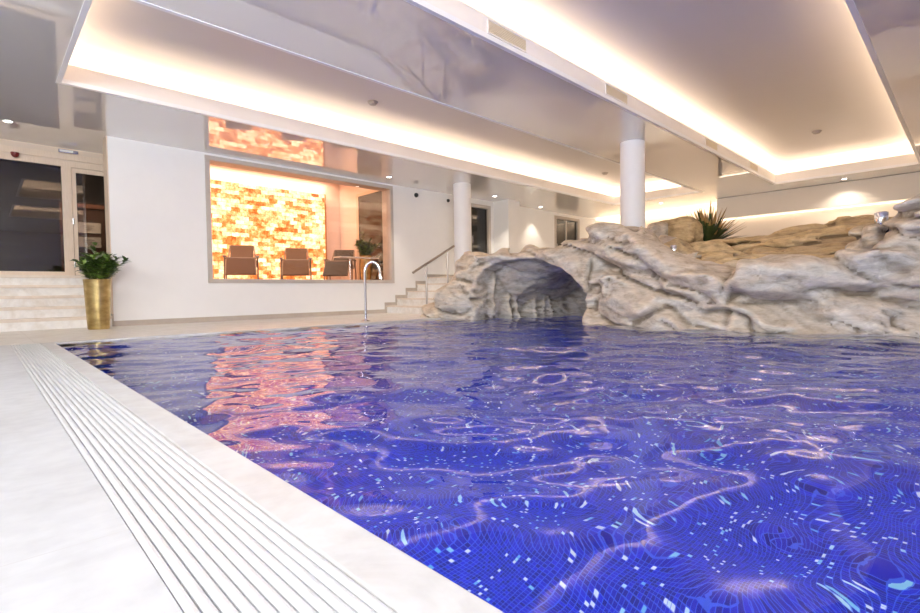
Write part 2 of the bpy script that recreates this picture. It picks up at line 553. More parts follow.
# ------------------------------------------------------------------ ceiling with two coffers
LC = (.75, 13.75, 5.0, 7.5)
BC = (.75, 14.15, .80, 3.42)
bm = bmesh.new()
def slab(x0, x1, y0, y1):
    bx(bm, x0, x1, y0, y1, CZ, CZ + .03)
slab(XL, 16.2, 7.5, 12.6 if False else WY)
slab(XL, 16.2, 3.42, 5.0)
slab(XL, 16.2, YN, .80)
slab(XL, .75, 5.0, 7.5); slab(13.75, 16.2, 5.0, 7.5)
slab(XL, .75, .80, 3.42); slab(14.15, 16.2, .80, 3.42)
slab(XL, 2.1, WY, 10.8)
struct('ceiling', bm, M['lacquer'], 'glossy grey-white ceiling mirroring the pool', 'ceiling')

def area(name, loc, sx, sy, power, col, rot=(0, 0, 0), spread=None):
    l = bpy.data.lights.new(name, 'AREA')
    l.shape = 'RECTANGLE'; l.size = sx; l.size_y = sy; l.energy = power; l.color = col
    if spread:
        l.spread = spread
    o = bpy.data.objects.new(name, l)
    o.location = loc; o.rotation_euler = rot
    COL.objects.link(o)
    return o
WARM = (1.0, .76, .53)
G = .25
CT = 3.48
for i, (x0, x1, y0, y1) in enumerate((LC, BC)):
    nm = ('left', 'right')[i]
    bm = bmesh.new()
    t = .03
    zt = 3.235
    for a in ((x0 - t, x1 + t, y0 - t, y0), (x0 - t, x1 + t, y1, y1 + t), (x0 - t, x0, y0, y1), (x1, x1 + t, y0, y1)):
        bx(bm, *a, CZ + .045, zt)
    struct('trim_%d' % (4 + i), bm, M['upstand'], 'cream upstand around the opening of the %s lit ceiling recess' % nm, 'ceiling trim')
    bm = bmesh.new()
    o = .02
    for a in ((x0 - t, x1 + t, y0 - t, y0 + o), (x0 - t, x1 + t, y1 - o, y1 + t), (x0 - t, x0 + o, y0 + o, y1 - o), (x1 - o, x1 + t, y0 + o, y1 - o)):
        bx(bm, *a, CZ - .006, CZ + .045)
    struct('trim_%d' % (6 + i), bm, M['lip'], 'white lip profile edging the %s lit ceiling recess' % nm, 'ceiling trim')
    bm = bmesh.new()
    bx(bm, x0 - G, x1 + G, y0 - G, y1 + G, CT, CT + .05)
    for a in ((x0 - G - .05, x1 + G + .05, y0 - G - .05, y0 - G), (x0 - G - .05, x1 + G + .05, y1 + G, y1 + G + .05), (x0 - G - .05, x0 - G, y0 - G, y1 + G), (x1 + G, x1 + G + .05, y0 - G, y1 + G)):
        bx(bm, *a, CZ + .03, CT + .05)
    struct('ceiling.%03d' % (i + 1), bm, M['coffer'], 'pale recessed ceiling panel of the %s coffer washed by hidden warm light' % nm, 'ceiling')
    zl = 3.20
    mid = .14
    PW = 4.6
    lx, ly = x1 - x0 + .3, y1 - y0 + .3
    area('cove_light', ((x0 + x1) / 2, y0 - mid, zl), lx, .06, PW * lx, WARM, (PI, 0, 0))
    area('cove_light', ((x0 + x1) / 2, y1 + mid, zl), lx, .06, PW * lx, WARM, (PI, 0, 0))
    area('cove_light', (x0 - mid, (y0 + y1) / 2, zl), .06, ly, PW * ly, WARM, (PI, 0, 0))
    area('cove_light', (x1 + mid, (y0 + y1) / 2, zl), .06, ly, PW * ly, WARM, (PI, 0, 0))

# ------------------------------------------------------------------ walls
WX0, WX1, WZ0, WZ1 = 2.94, 7.02, .69, 2.955
bm = bmesh.new()
T = .30
bx(bm, 1.52, WX0, WY, WY + T, 0, CZ)
bx(bm, WX0, WX1, WY, WY + T, 0, WZ0)
bx(bm, WX0, WX1, WY, WY + T, WZ1, CZ)
bx(bm, WX1, 9.55, WY, WY + T, 0, CZ)
bx(bm, 9.55, 10.42, WY, WY + T, 2.86, CZ)
bx(bm, 9.55, 10.42, WY, WY + T, 0, UP)
bx(bm, 10.42, 13.5, WY, WY + T, 0, CZ)
bx(bm, 13.5, 14.95, WY, WY + T, 2.90, CZ)
bx(bm, 13.5, 14.95, WY, WY + T, 0, UP)
bx(bm, 14.95, 16.2, WY, WY + T, 0, CZ)
struct('wall_back', bm, M['wall'], 'white wall with the large picture window', 'wall')
struct('wall_pier', B(10.56, 11.05, 8.95, WY, UP, CZ), M['wall'], 'white wall pier beside the dark door on the upper level', 'wall')
struct('wall_left', B(XL - .2, XL, YN, 11.0, -.3, 3.1), M['wall'], 'white side wall', 'wall')
struct('wall_near', B(XL - .2, 16.2, YN - .2, YN, -1.4, 3.1), M['wall'], 'white wall behind the viewer', 'wall')
# right wall: lower plane, protruding upper panel, return and far wall
bm = bmesh.new()
bx(bm, XR, XR + .2, YN, 5.09, 0, 3.1)
struct('wall_right', bm, M['cream'], 'right wall below the horizontal light line', 'wall')
struct('trim_8', B(15.10, 15.19, YN, 5.09, 2.42, CZ - .012), pbr('warm_tint_panel', (.78, .71, .63), .5, var=.02), 'pale wall panel above the horizontal light line', 'wall panel')  # panel colour carries the same warm light tint
bm = bmesh.new()
bx(bm, 16.0, 16.2, 5.09, WY, 0, 3.1)
bx(bm, XR, 16.2, 4.99, 5.09, 0, 3.1)
struct('wall_far', bm, M['cream'], 'warm-tinted far wall washed by light from its top edge', 'wall')
base(tag(obj('light_strip', B(15.165, 15.2, YN + .1, 5.05, 2.378, 2.402), M['led']), 'long warm light strip across the right wall under its upper panel', 'light strip'))
base(tag(obj('light_strip', B(15.965, 16.0, 5.12, 9.45, 2.95, 2.99), M['led']), 'warm light strip along the top of the warm-tinted far wall', 'light strip'))
area('wall_wash', (15.14, .5, 2.40), 0.05, 9, 8, WARM, (0, math.radians(-12), 0))
area('wall_wash', (15.85, 7.3, 2.93), .08, 4, 16, WARM, (0, math.radians(-20), 0))

# baseboards
struct('baseboard_back', B(1.50, 6.80, WY - .015, WY, 0, .085), M['skirt'], 'greige stone skirting along the window wall', 'baseboard')
struct('baseboard_end', B(1.502, 1.52, WY - .015, WY + T, 0, .20), M['skirt'], 'greige skirting on the wall end behind the gold pot', 'baseboard')
struct('trim_9', B(1.505, 1.522, WY, WY + T, .20, CZ), M['oak'], 'pale oak lining on the end of the white wall', 'trim')

# upper level slab
bm = bmesh.new()
bx(bm, 8.058, 16.0, 8.2, WY, -.2, UP)
bx(bm, 8.75, 16.0, 6.9, 8.2, -.2, UP)
bx(bm, 11.3, 16.0, YN, 6.9, -.2, UP)
struct('floor.002', bm, M['deckfar'], 'raised upper floor behind the rocks', 'floor')

# ------------------------------------------------------------------ stone stairs
def stairs_right():
    bm = bmesh.new()
    xs = [6.80, 7.11, 7.42, 7.73, 8.05]
    for i, x in enumerate(xs):
        bx(bm, x, 8.06, 8.2, WY - .002, i * .168, (i + 1) * .168 - .03)
    o = struct('stairs', bm, M['step'], 'cream stone stairs climbing right along the window wall to the upper level', 'stairs')
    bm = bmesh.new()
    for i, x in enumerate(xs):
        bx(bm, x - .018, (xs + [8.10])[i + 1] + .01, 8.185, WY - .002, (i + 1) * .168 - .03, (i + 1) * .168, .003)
    o = obj('stair_treads', bm, M['tread_shade'], o); o['kind'] = 'structure'
    bm = bmesh.new()
    for i, x in enumerate(xs):
        bx(bm, x - .05, x + .30, WY - .016, WY - .001, (i + 1) * .168, (i + 1) * .168 + .075)
        bx(bm, x - .05, x, WY - .016, WY - .001, i * .168 + .075, (i + 1) * .168 + .0)
    bx(bm, 8.33, 9.55, WY - .016, WY - .001, UP, UP + .075)
    struct('baseboard_stairs', bm, M['skirt'], 'stepped greige skirting climbing beside the stone stairs', 'baseboard')
stairs_right()

bm = bmesh.new()
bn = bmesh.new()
for i in range(5):
    bx(bm, XL, 1.50, WY + i * .28, EY + .1, i * .168, (i + 1) * .168 - .045)
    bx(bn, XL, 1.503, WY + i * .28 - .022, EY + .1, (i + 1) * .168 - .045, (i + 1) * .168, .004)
o = struct('stairs', bm, M['step'], 'wide cream stone stairs at left leading up to the glazed entrance', 'stairs')
o = obj('stair_treads', bn, M['tread_shade'], o); o['kind'] = 'structure'
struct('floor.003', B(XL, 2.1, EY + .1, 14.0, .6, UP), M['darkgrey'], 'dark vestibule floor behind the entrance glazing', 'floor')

# ------------------------------------------------------------------ entrance glazing
def entrance():
    w = thing('window_2', 'oak framed dark glazing beside the entrance door at the top of the left stairs', 'window', (0, EY, UP), kind='structure')
    bm = bmesh.new()
    y0, y1 = EY, EY + .08
    bx(bm, XL, 1.06, y0, y1, UP, .905)
    bx(bm, XL, 1.80, y0, y1, 2.69, 2.775)
    bx(bm, 1.06, 1.19, y0 - .01, y1, UP, 2.77)
    bx(bm, -1.0, -.9, y0, y1, .9, 2.7)
    o = obj('window_frame', bm, M['oak'], w, world=True); o['kind'] = 'structure'
    o = obj('pane', B(XL, 1.06, EY + .035, EY + .04, .905, 2.69), M['darkglass'], w, world=True); o['kind'] = 'structure'
    struct('trim_10', B(XL, 2.0, EY - .03, EY + .1, 2.80, 2.90, .004), M['oak'], 'pale oak lintel above the entrance door', 'trim')
    struct('wall_entrance', B(XL, 2.1, EY, EY + .12, 2.775, CZ + .03), pbr('tan_lintel_paint', (.72, .58, .45), .5, var=.05), 'tan wall band above the entrance glazing', 'wall')
    d = thing('door_1', 'oak framed glass entrance door behind the potted plant', 'door', (1.5, EY, UP), kind='structure')
    bm = bmesh.new()
    bx(bm, 1.20, 1.255, y0 + .01, y1 - .01, .85, 2.685)
    bx(bm, 1.80, 1.86, y0 + .01, y1 - .01, .85, 2.685)
    bx(bm, 1.255, 1.80, y0 + .01, y1 - .01, .85, .93)
    bx(bm, 1.255, 1.80, y0 + .01, y1 - .01, 2.61, 2.685)
    o = obj('door_frame', bm, M['oak'], d, world=True); o['kind'] = 'structure'
    o = obj('pane', B(1.255, 1.80, EY + .035, EY + .04, .93, 2.61), M['darkglass'], d, world=True); o['kind'] = 'structure'
    bm = bmesh.new()
    bx(bm, 1.68, 1.80, y0 - .03, y0 + .012, 2.66, 2.71, .006)
    o = obj('door_closer', bm, M['steel'], d, world=True); o['kind'] = 'structure'
    bm = bmesh.new()
    for z in (1.72, .98):
        tube(bm, [(1.197, y0 - .006, z), (1.197, y0 - .006, z + .10)], .012, 10)
    o = obj('hinge', bm, M['steel'], d, world=True); o['kind'] = 'structure'
    # vestibule
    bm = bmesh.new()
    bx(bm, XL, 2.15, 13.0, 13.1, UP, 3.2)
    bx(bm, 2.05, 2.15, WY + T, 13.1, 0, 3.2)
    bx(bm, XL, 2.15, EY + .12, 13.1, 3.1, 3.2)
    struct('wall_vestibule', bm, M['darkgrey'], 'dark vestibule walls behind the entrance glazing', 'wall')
    d2 = thing('door_2', 'brown wooden inner door with notices seen through the entrance glass', 'door', (1.7, 12.1, UP), kind='structure')
    o = obj('door_leaf', B(1.22, 2.04, 12.06, 12.1, UP, 2.2), M['darkwood'], d2, world=True); o['kind'] = 'structure'
    bm = bmesh.new()
    bx(bm, 1.14, 1.22, 12.03, 12.12, UP, 2.28); bx(bm, 1.22, 2.04, 12.03, 12.12, 2.2, 2.28)
    o = obj('door_frame', bm, pbr('red_brown_frame', (.20, .085, .05), .45, var=.2), d2, world=True); o['kind'] = 'structure'
    for z0, lab in ((1.72, 'white paper notice on the brown inner door, upper of two'), (1.44, 'white paper notice on the brown inner door, lower of two')):
        n = thing('paper_notice', lab, 'notice', (1.56, 12.05, z0))
        obj('sheet', B(1.36, 1.77, 12.048, 12.056, z0, z0 + .20), M['paper'], n, world=True)
        bm = bmesh.new()
        for q in range(3):
            bx(bm, 1.48 + .02 * q, 1.66 - .03 * q, 12.045, 12.0485, z0 + .13 - q * .035, z0 + .142 - q * .035)
        obj('print', bm, M['ink'], n, world=True)
    area('vestibule_light', (1.3, 11.4, 3.05), .8, .5, 60, (1, .8, .6))
    # small fittings
    e = thing('emergency_light', 'small chrome emergency light plate under the ceiling at the entrance lintel', 'light', (1.15, EY - .05, 2.90))
    obj('housing', B(1.02, 1.29, EY - .09, EY - .035, 2.905, 2.96, .008), M['chrome'], e, world=True)
    obj('diffuser', B(1.04, 1.22, EY - .095, EY - .088, 2.915, 2.95), M['white_plastic'], e, world=True)
    bm = bmesh.new()
    lathe(bm, [(.055, 0), (.055, .02), (.048, .05), (.03, .072), (.005, .08)], n=24)
    bmesh.ops.rotate(bm, verts=bm.verts, matrix=Matrix.Rotation(PI, 3, 'X'))
    bmesh.ops.translate(bm, verts=bm.verts, vec=(.48, EY - .06, 2.80))
    base(tag(obj('alarm_sounder', bm, M['red'], smooth=True), 'dark red dome sounder under the oak lintel at far left', 'alarm'))
entrance()

# ------------------------------------------------------------------ picture window and relaxation room
def picture_window():
    w = thing('window_1', 'wide picture window with greige frame looking into the salt room', 'window', (5, WY, WZ0), kind='structure')
    f = .075
    bm = bmesh.new()
    y0, y1 = WY - .035, WY + T
    bx(bm, WX0, WX1, y0, y1, WZ0, WZ0 + f); bx(bm, WX0, WX1, y0, y1, WZ1 - f, WZ1)
    bx(bm, WX0, WX0 + f, y0, y1, WZ0 + f, WZ1 - f); bx(bm, WX1 - f, WX1, y0, y1, WZ0 + f, WZ1 - f)
    o = obj('window_frame', bm, M['greyframe'], w, world=True); o['kind'] = 'structure'
    o = obj('pane', B(WX0 + f, WX1 - f, WY + .05, WY + .056, WZ0 + f, WZ1 - f), M['glass'], w, world=True); o['kind'] = 'structure'
picture_window()
RF = .70
RZ = 3.55
struct('floor.004', B(2.2, 7.4, WY + T, 12.6, .5, RF), M['roomwall'], 'floor of the salt relaxation room', 'floor')
struct('ceiling.003', B(2.2, 7.6, WY + T, 12.8, RZ, RZ + .1), M['roomwall'], 'ceiling of the salt relaxation room', 'ceiling')
struct('wall_room', B(2.2, 7.6, 12.515, 12.8, RF, RZ), M['roomwall'], 'blush back wall of the salt relaxation room', 'wall')
struct('wall_room.001', B(2.16, 2.26, WY + T, 12.5, RF, RZ), M['roomwall'], 'blush left wall of the salt relaxation room', 'wall')
struct('wall_room.002', B(7.4, 7.6, WY + T, 12.5, RF, RZ), M['roomwall'], 'blush right wall of the salt relaxation room', 'wall')
struct('wall_room.003', B(2.26, 7.4, WY + T, WY + T + .02, CZ, RZ), M['roomwall'], 'wall strip above the picture window inside the salt room', 'wall')
o = obj('salt_brick_panel', B(2.3, 6.86, 12.38, 12.5, RF, 3.16), M['salt'])
tag(o, 'glowing back-lit salt brick wall behind the recliners', 'salt wall')
struct('trim_11', B(6.86, 6.90, 12.36, 12.5, RF, 3.18), pbr('amber_edge', (.55, .22, .06), .5, var=.2), 'amber edge strip at the right end of the salt wall', 'trim')
area('room_cove', (4.7, 12.25, 3.45), 4.6, .12, 40, (1, .78, .55), (math.radians(20), 0, 0))
area('room_light', (5.2, 11.0, 3.5), 3.5, 1.6, 26, (1, .72, .5))
# dark glass panel on the room's side wall
d = thing('door_3', 'dark glass door with pale frame on the right side of the salt room', 'door', (7.39, 11, RF), kind='structure')
o = obj('pane', B(7.385, 7.398, 10.35, 11.50, RF, 3.05), pbr('dark_mirror_glass', (.03, .022, .016), .02, var=.1, ior=1.45), d, world=True); o['kind'] = 'structure'
bm = bmesh.new()
bx(bm, 7.37, 7.40, 11.50, 11.60, RF, 3.12); bx(bm, 7.37, 7.40, 10.25, 10.35, RF, 3.12); bx(bm, 7.37, 7.40, 10.35, 11.5, 3.05, 3.12)
o = obj('door_frame', bm, M['oak'], d, world=True); o['kind'] = 'structure'

# recliners (local: faces -Y)
def slab_panel(bm, pts, w, t):
    """bent panel: pts = list of (y,z) along the length, w half width"""
    up = []; dn = []
    for i, (y, z) in enumerate(pts):
        a = Vector(pts[max(i - 1, 0)]); b = Vector(pts[min(i + 1, len(pts) - 1)])
        n = Vector((-(b - a).y, (b - a).x)).normalized() * t
        up.append((y + n.x, z + n.y)); dn.append((y - n.x, z - n.y))
    pr = up + dn[::-1]
    A = [bm.verts.new((-w, y, z)) for y, z in pr]
    C = [bm.verts.new((w, y, z)) for y, z in pr]
    k = len(pr)
    for i in range(k):
        bm.faces.new([A[i], A[(i + 1) % k], C[(i + 1) % k], C[i]])
    n = len(pts)
    for i in range(n - 1):
        j = k - 1 - i
        bm.faces.new([A[i + 1], A[i], A[j], A[j - 1]])
        bm.faces.new([C[i], C[i + 1], C[j - 1], C[j]])
    return bm

def recliner(label, fabric):
    r = thing('recliner', label, 'recliner')
    obj('backrest', slab_panel(bmesh.new(), [(.16, .44), (.30, .58), (.52, .80), (.62, .92)], .25, .018), fabric, r)
    obj('seat', slab_panel(bmesh.new(), [(-.42, .56), (-.25, .52), (0, .44), (.16, .43)], .30, .018), fabric, r)
    obj('leg_rest', slab_panel(bmesh.new(), [(-.86, .20), (-.66, .36), (-.50, .50), (-.43, .555)], .28, .02), fabric, r)
    for s in (-1, 1):
        obj('side_frame', tube(bmesh.new(), [(s * .29, -.86, .19), (s * .29, -.46, .54), (s * .32, -.22, .50), (s * .31, .14, .41), (s * .258, .62, .92)], .016, 8), M['alu'], r, smooth=True)
        obj('armrest', B(s * .335 - .035, s * .335 + .035, -.38, .22, .60, .635, .008), M['alu'], r)
        bm = tube(bmesh.new(), [(s * .335, -.34, .60), (s * .335, -.42, .02)], .017, 8)
        obj('leg', bm, M['alu'], r, smooth=True)
        bm = tube(bmesh.new(), [(s * .335, .18, .60), (s * .335, .34, .02)], .017, 8)
        obj('leg', bm, M['alu'], r, smooth=True)
    for y, z in ((-.42, .025), (.34, .025), (-.1, .45)):
        obj('crossbar', tube(bmesh.new(), [(-.335, y, z), (.335, y, z)], .014, 8), M['alu'], r, smooth=True)
    obj('top_bar', tube(bmesh.new(), [(-.285, -.43, .57), (.285, -.43, .57)], .02, 10), M['alu'], r, smooth=True)  # bar added as the backlit light edge of the leg rest
    obj('top_bar', tube(bmesh.new(), [(-.26, .62, .925), (.26, .62, .925)], .016, 10), M['alu'], r, smooth=True)
    return r
r1 = recliner('brown sling recliner in front of the salt wall, leftmost of the three', M['mesh_fabric'])
r1.location = (4.28, 11.5, RF); r1.rotation_euler.z = math.radians(-22)
r2 = copy_tree(r1)
r2['label'] = 'brown sling recliner in front of the salt wall, middle of the three'
r2.location = (5.58, 11.5, RF); r2.rotation_euler.z = math.radians(-27)
r3 = recliner('dark grey sling recliner beside the salt wall, rightmost of the three', M['dark_fabric'])
r3.location = (6.72, 11.35, RF); r3.rotation_euler.z = math.radians(-40)
for r in (r1, r2, r3):
    r['group'] = 'recliners in the salt room'

# side table in the room
t = thing('side_table', 'thin white side table just inside the picture window', 'table', (6.45, 10.12, RF))
obj('tabletop', B(-.55, .50, -.14, .16, .59, .615, .004), M['whitelac'], t)
obj('leg', tube(bmesh.new(), [(-.22, 0, .02), (-.22, 0, .59)], .014, 10), M['steel'], t, smooth=True)
obj('foot', lathe(bmesh.new(), [(.16, 0), (.16, .012), (.02, .02)], (-.22, 0, 0), 24), M['steel'], t, smooth=True)

# ------------------------------------------------------------------ potted plants
def leaf_verts(bm, p, d, up, ln, w):
    d = d.normalized()
    s = d.cross(up)
    if s.length < 1e-3:
        s = d.cross(Vector((1, 0, 0)))
    s.normalize()
    n = s.cross(d).normalized()
    prof = [(0, .08), (.25, .8), (.5, 1.0), (.78, .62), (1.0, 0)]
    mid = []; lf = []; rt = []
    for t, k in prof:
        c = p + d * (ln * t) - n * (ln * .18 * t * t)
        mid.append(bm.verts.new(c))
        lf.append(bm.verts.new(c + s * (w * k * .5) + n * (w * .14 * k)))
        rt.append(bm.verts.new(c - s * (w * k * .5) + n * (w * .14 * k)))
    for i in range(len(prof) - 1):
        bm.faces.new([lf[i], mid[i], mid[i + 1], lf[i + 1]])
        bm.faces.new([mid[i], rt[i], rt[i + 1], mid[i + 1]])

def potted_plant(loc, label, seed, H=.73, rt=.172, rb=.135, nst=46, tall=.55):
    rnd = random.Random(seed)
    p = thing('potted_plant', label, 'plant', loc)
    prof = [(rb * .96, 0), (rb, .012), (rb + (rt - rb) * .5, H * .5), (rt - .004, H - .02), (rt, H - .006), (rt - .004, H), (rt - .014, H), (rt - .018, H - .05), (.01, H - .05)]
    obj('pot', lathe(bmesh.new(), prof, n=48), M['gold'], p, smooth=True)
    obj('soil', lathe(bmesh.new(), [(rt - .02, H - .06), (rt - .02, H - .045), (.05, H - .03)], n=32), M['soil'], p)
    st = bmesh.new(); fo = bmesh.new(); yo = bmesh.new()
    for i in range(nst):
        a = rnd.random() * 2 * PI
        lean = rnd.uniform(.15, .85)
        ln = rnd.uniform(.28, .46) * (1.0 if lean > .5 else 1.05) * tall / .62
        if i == 0:
            lean, ln, a = .12, .64 * tall / .62, 1.5
        r0 = rnd.uniform(0, rt * .6)
        b = Vector((r0 * math.cos(a), r0 * math.sin(a), H - .05))
        pts = []
        for k in range(6):
            t = k / 5
            out = lean * ln * (.55 * t + .35 * t * t)
            pts.append(b + Vector((math.cos(a) * out, math.sin(a) * out, ln * (t - .28 * lean * t * t))))
        tube(st, pts, [.007 - .0008 * k for k in range(6)], 6)
        for k in range(11):
            t = .18 + .82 * k / 10
            q = t * 5; i0 = min(int(q), 4)
            pos = pts[i0].lerp(pts[i0 + 1], q - i0)
            tan = (pts[i0 + 1] - pts[i0]).normalized()
            for s in (-1, 1):
                az = rnd.random() * 2 * PI
                side = Vector((math.cos(az), math.sin(az), rnd.uniform(-.2, .5)))
                d = (tan * rnd.uniform(.2, .8) + side * .9)
                target = yo if rnd.random() < .36 else fo
                leaf_verts(target, pos, d, Vector((0, 0, 1)), rnd.uniform(.09, .15), rnd.uniform(.045, .068))
    obj('stems', st, M['stem'], p, smooth=True)
    fl = obj('foliage', fo, M['leaf'], p, smooth=True)
    obj('young_leaves', yo, M['leaf_bright'], fl, smooth=True)['label'] = 'brighter green young leaves'
    return p
potted_plant((1.245, 8.92, 0), 'leafy green plant in a tall gold pot beside the left stairs', 3)
potted_plant((7.0, 10.62, RF), 'plant in a gold pot inside the salt room, behind the glass', 5, H=.70, rt=.16, rb=.12, nst=20, tall=.62)

# ------------------------------------------------------------------ columns
def column(x, y, label):
    c = thing('column', label, 'column', (x, y, 0), kind='structure')
    z0 = UP if y > 8 else .95
    bm = lathe(bmesh.new(), [(.205, z0), (.205, CZ - .001)], n=56)
    o = obj('shaft', bm, M['column'], c, smooth=True); o['kind'] = 'structure'
column(8.19, 4.13, 'round white column rising behind the grotto rock')
column(8.26, 8.42, 'round white column at the top of the stone stairs')

# ------------------------------------------------------------------ upper level doors
def glass_door(name, x0, x1, zt, label, nleaf):
    d = thing(name, label, 'door', ((x0 + x1) / 2, WY, UP), kind='structure')
    bm = bmesh.new(); f = .09
    bx(bm, x0, x0 + f, WY - .02, WY + .12, UP, zt); bx(bm, x1 - f, x1, WY - .02, WY + .12, UP, zt)
    bx(bm, x0 + f, x1 - f, WY - .02, WY + .12, zt - f, zt)
    if nleaf > 1:
        xm = (x0 + x1) / 2
        bx(bm, xm - .03, xm + .03, WY + .03, WY + .09, UP, zt - f)
    o = obj('door_frame', bm, M['greyframe'], d, world=True); o['kind'] = 'structure'
    o = obj('pane', B(x0 + f, x1 - f, WY + .05, WY + .056, UP, zt - f), M['darkglass'], d, world=True); o['kind'] = 'structure'
    bm = tube(bmesh.new(), [(x0 + f + .06, WY + .0, UP + .95), (x0 + f + .06, WY + .0, UP + 1.15)], .014, 8)
    o = obj('door_handle', bm, M['steel'], d, world=True); o['kind'] = 'structure'
glass_door('door_4', 9.55, 10.42, 2.86, 'dark glass door on the upper level behind the stairs column', 1)
glass_door('door_5', 13.5, 14.95, 2.90, 'dark double glass door at the far end of the upper level', 2)
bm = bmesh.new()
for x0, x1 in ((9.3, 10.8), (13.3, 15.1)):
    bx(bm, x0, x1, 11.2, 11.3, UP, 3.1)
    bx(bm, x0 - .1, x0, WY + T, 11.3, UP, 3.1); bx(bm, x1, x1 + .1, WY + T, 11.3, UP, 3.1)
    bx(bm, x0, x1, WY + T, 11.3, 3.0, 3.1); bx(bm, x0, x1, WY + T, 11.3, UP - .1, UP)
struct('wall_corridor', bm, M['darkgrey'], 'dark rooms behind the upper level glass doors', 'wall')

# ------------------------------------------------------------------ handrail, spout, cameras
h = thing('handrail', 'steel handrail on two posts beside the stone stairs', 'handrail', (7.05, 8.27, 0))
obj('rail', tube(bmesh.new(), [(6.62, 8.27, .885), (6.70, 8.27, .93), (7.80, 8.27, 1.50), (7.83, 8.27, 1.51)], .026, 14), M['railsteel'], h, world=True, smooth=True)
for x, zb, zt in ((6.99, .168, 1.07), (7.62, .504, 1.39)):
    po = obj('post', tube(bmesh.new(), [(x, 8.27, zb), (x, 8.27, zt)], .020, 12), M['railsteel'], h, world=True, smooth=True)
    obj('base_flange', lathe(bmesh.new(), [(.045, 0), (.045, .012), (.02, .02)], (x, 8.27, zb), 20), M['steel'], po, world=True, smooth=True)

g = thing('water_spout', 'chrome gooseneck water spout standing on the far pool edge', 'spout', (4.60, 7.02, 0))
pts = [(0, 0, .01), (0, 0, .80)]
R_ = .125
for k in range(1, 15):
    a = PI * k / 15 * 1.12
    pts.append((R_ * .82 * (1 - math.cos(a)), -R_ * .57 * (1 - math.cos(a)), .80 + R_ * 1.5 * math.sin(a)))
e_ = pts[-1]
obj('tube', tube(bmesh.new(), pts, .024, 16), M['chrome'], g, smooth=True)
obj('nozzle', tube(bmesh.new(), [e_, (e_[0] + .012, e_[1] - .008, e_[2] - .07)], [.027, .031], 16), M['chrome'], g, smooth=True)
obj('base_flange', lathe(bmesh.new(), [(.085, 0), (.085, .008), (.04, .022), (.03, .04)], n=28), M['chrome'], g, smooth=True)

def dome_cam(loc, label, r):
    c = thing('dome_camera', label, 'camera', loc, group='small dome cameras on the window wall')
    bm = lathe(bmesh.new(), [(r * 1.1, 0), (r * 1.1, .015), (r, .02)], n=20)
    bmesh.ops.rotate(bm, verts=bm.verts, matrix=Matrix.Rotation(PI / 2, 3, 'X'))
    obj('mount', bm, M['black'], c, smooth=True)
    bm = lathe(bmesh.new(), [(r, .018), (r * .9, .018 + r * .5), (r * .5, .018 + r * .85), (r * .05, .018 + r)], n=20)
    bmesh.ops.rotate(bm, verts=bm.verts, matrix=Matrix.Rotation(PI / 2, 3, 'X'))
    obj('dome', bm, M['black'], c, smooth=True)
dome_cam((7.74, WY, 2.84), 'black dome camera high on the white wall right of the picture window', .05)
dome_cam((8.80, WY, 2.83), 'black dome camera high on the wall just left of the stairs column', .04)

# ------------------------------------------------------------------ ceiling fittings
def detector(x, y, label):
    d = thing('smoke_detector', label, 'smoke detector', (x, y, CT), group='smoke detectors on the recessed ceilings')
    obj('base_plate', lathe(bmesh.new(), [(.075, -.018), (.085, -.002), (.085, 0)], n=28), M['detector'], d, smooth=True)
    obj('sensor_head', lathe(bmesh.new(), [(.035, -.05), (.055, -.042), (.062, -.018)], n=28), M['detector'], d, smooth=True)
detector(4.55, 6.62, 'pale smoke detector on the left ceiling recess, nearest the picture window')
detector(11.7, 6.65, 'pale smoke detector on the left ceiling recess, behind the tall column')
detector(11.75, 2.15, 'pale smoke detector on the right ceiling recess')

def downlight(x, y, label, power=20, cone=80):
    d = thing('downlight', label, 'downlight', (x, y, CZ), group='recessed ceiling downlights')
    bm = bmesh.new()
    n = 28
    r1_, r2_ = .065, .048
    ra = [[bm.verts.new((r * math.cos(2 * PI * k / n), r * math.sin(2 * PI * k / n), z)) for k in range(n)] for r, z in ((r1_, -.001), (r1_, -.007), (r2_, -.007), (r2_, -.001))]
    for q in range(4):
        for k in range(n):
            bm.faces.new([ra[q][k], ra[q][(k + 1) % n], ra[(q + 1) % 4][(k + 1) % n], ra[(q + 1) % 4][k]])
    obj('bezel', bm, M['white_plastic'], d, smooth=True)
    obj('lens', lathe(bmesh.new(), [(.047, -.005), (.047, -.002)], n=24), M['downlight'], d)
    if power:
        l = bpy.data.lights.new('downlight_beam', 'SPOT')
        l.energy = power; l.spot_size = math.radians(cone); l.spot_blend = .6; l.shadow_soft_size = .04; l.color = (1, .88, .72)
        o = bpy.data.objects.new('downlight_beam', l)
        o.location = (x, y, CZ - .02); COL.objects.link(o)
downlight(.37, 9.62, 'bright ceiling downlight above the left entrance stairs', 60)
downlight(6.52, 8.92, 'ceiling downlight above the right end of the picture window', 70)
downlight(9.95, 8.9, 'ceiling downlight in front of the dark upper door beside the column', 90)
downlight(12.3, 9.15, 'ceiling downlight above the upper wall between the two glass doors', 60)
downlight(14.55, 6.45, 'ceiling downlight just beyond the end of the left recess', 90)
downlight(14.72, 2.15, 'ceiling downlight washing the right wall panel', 45, 130)

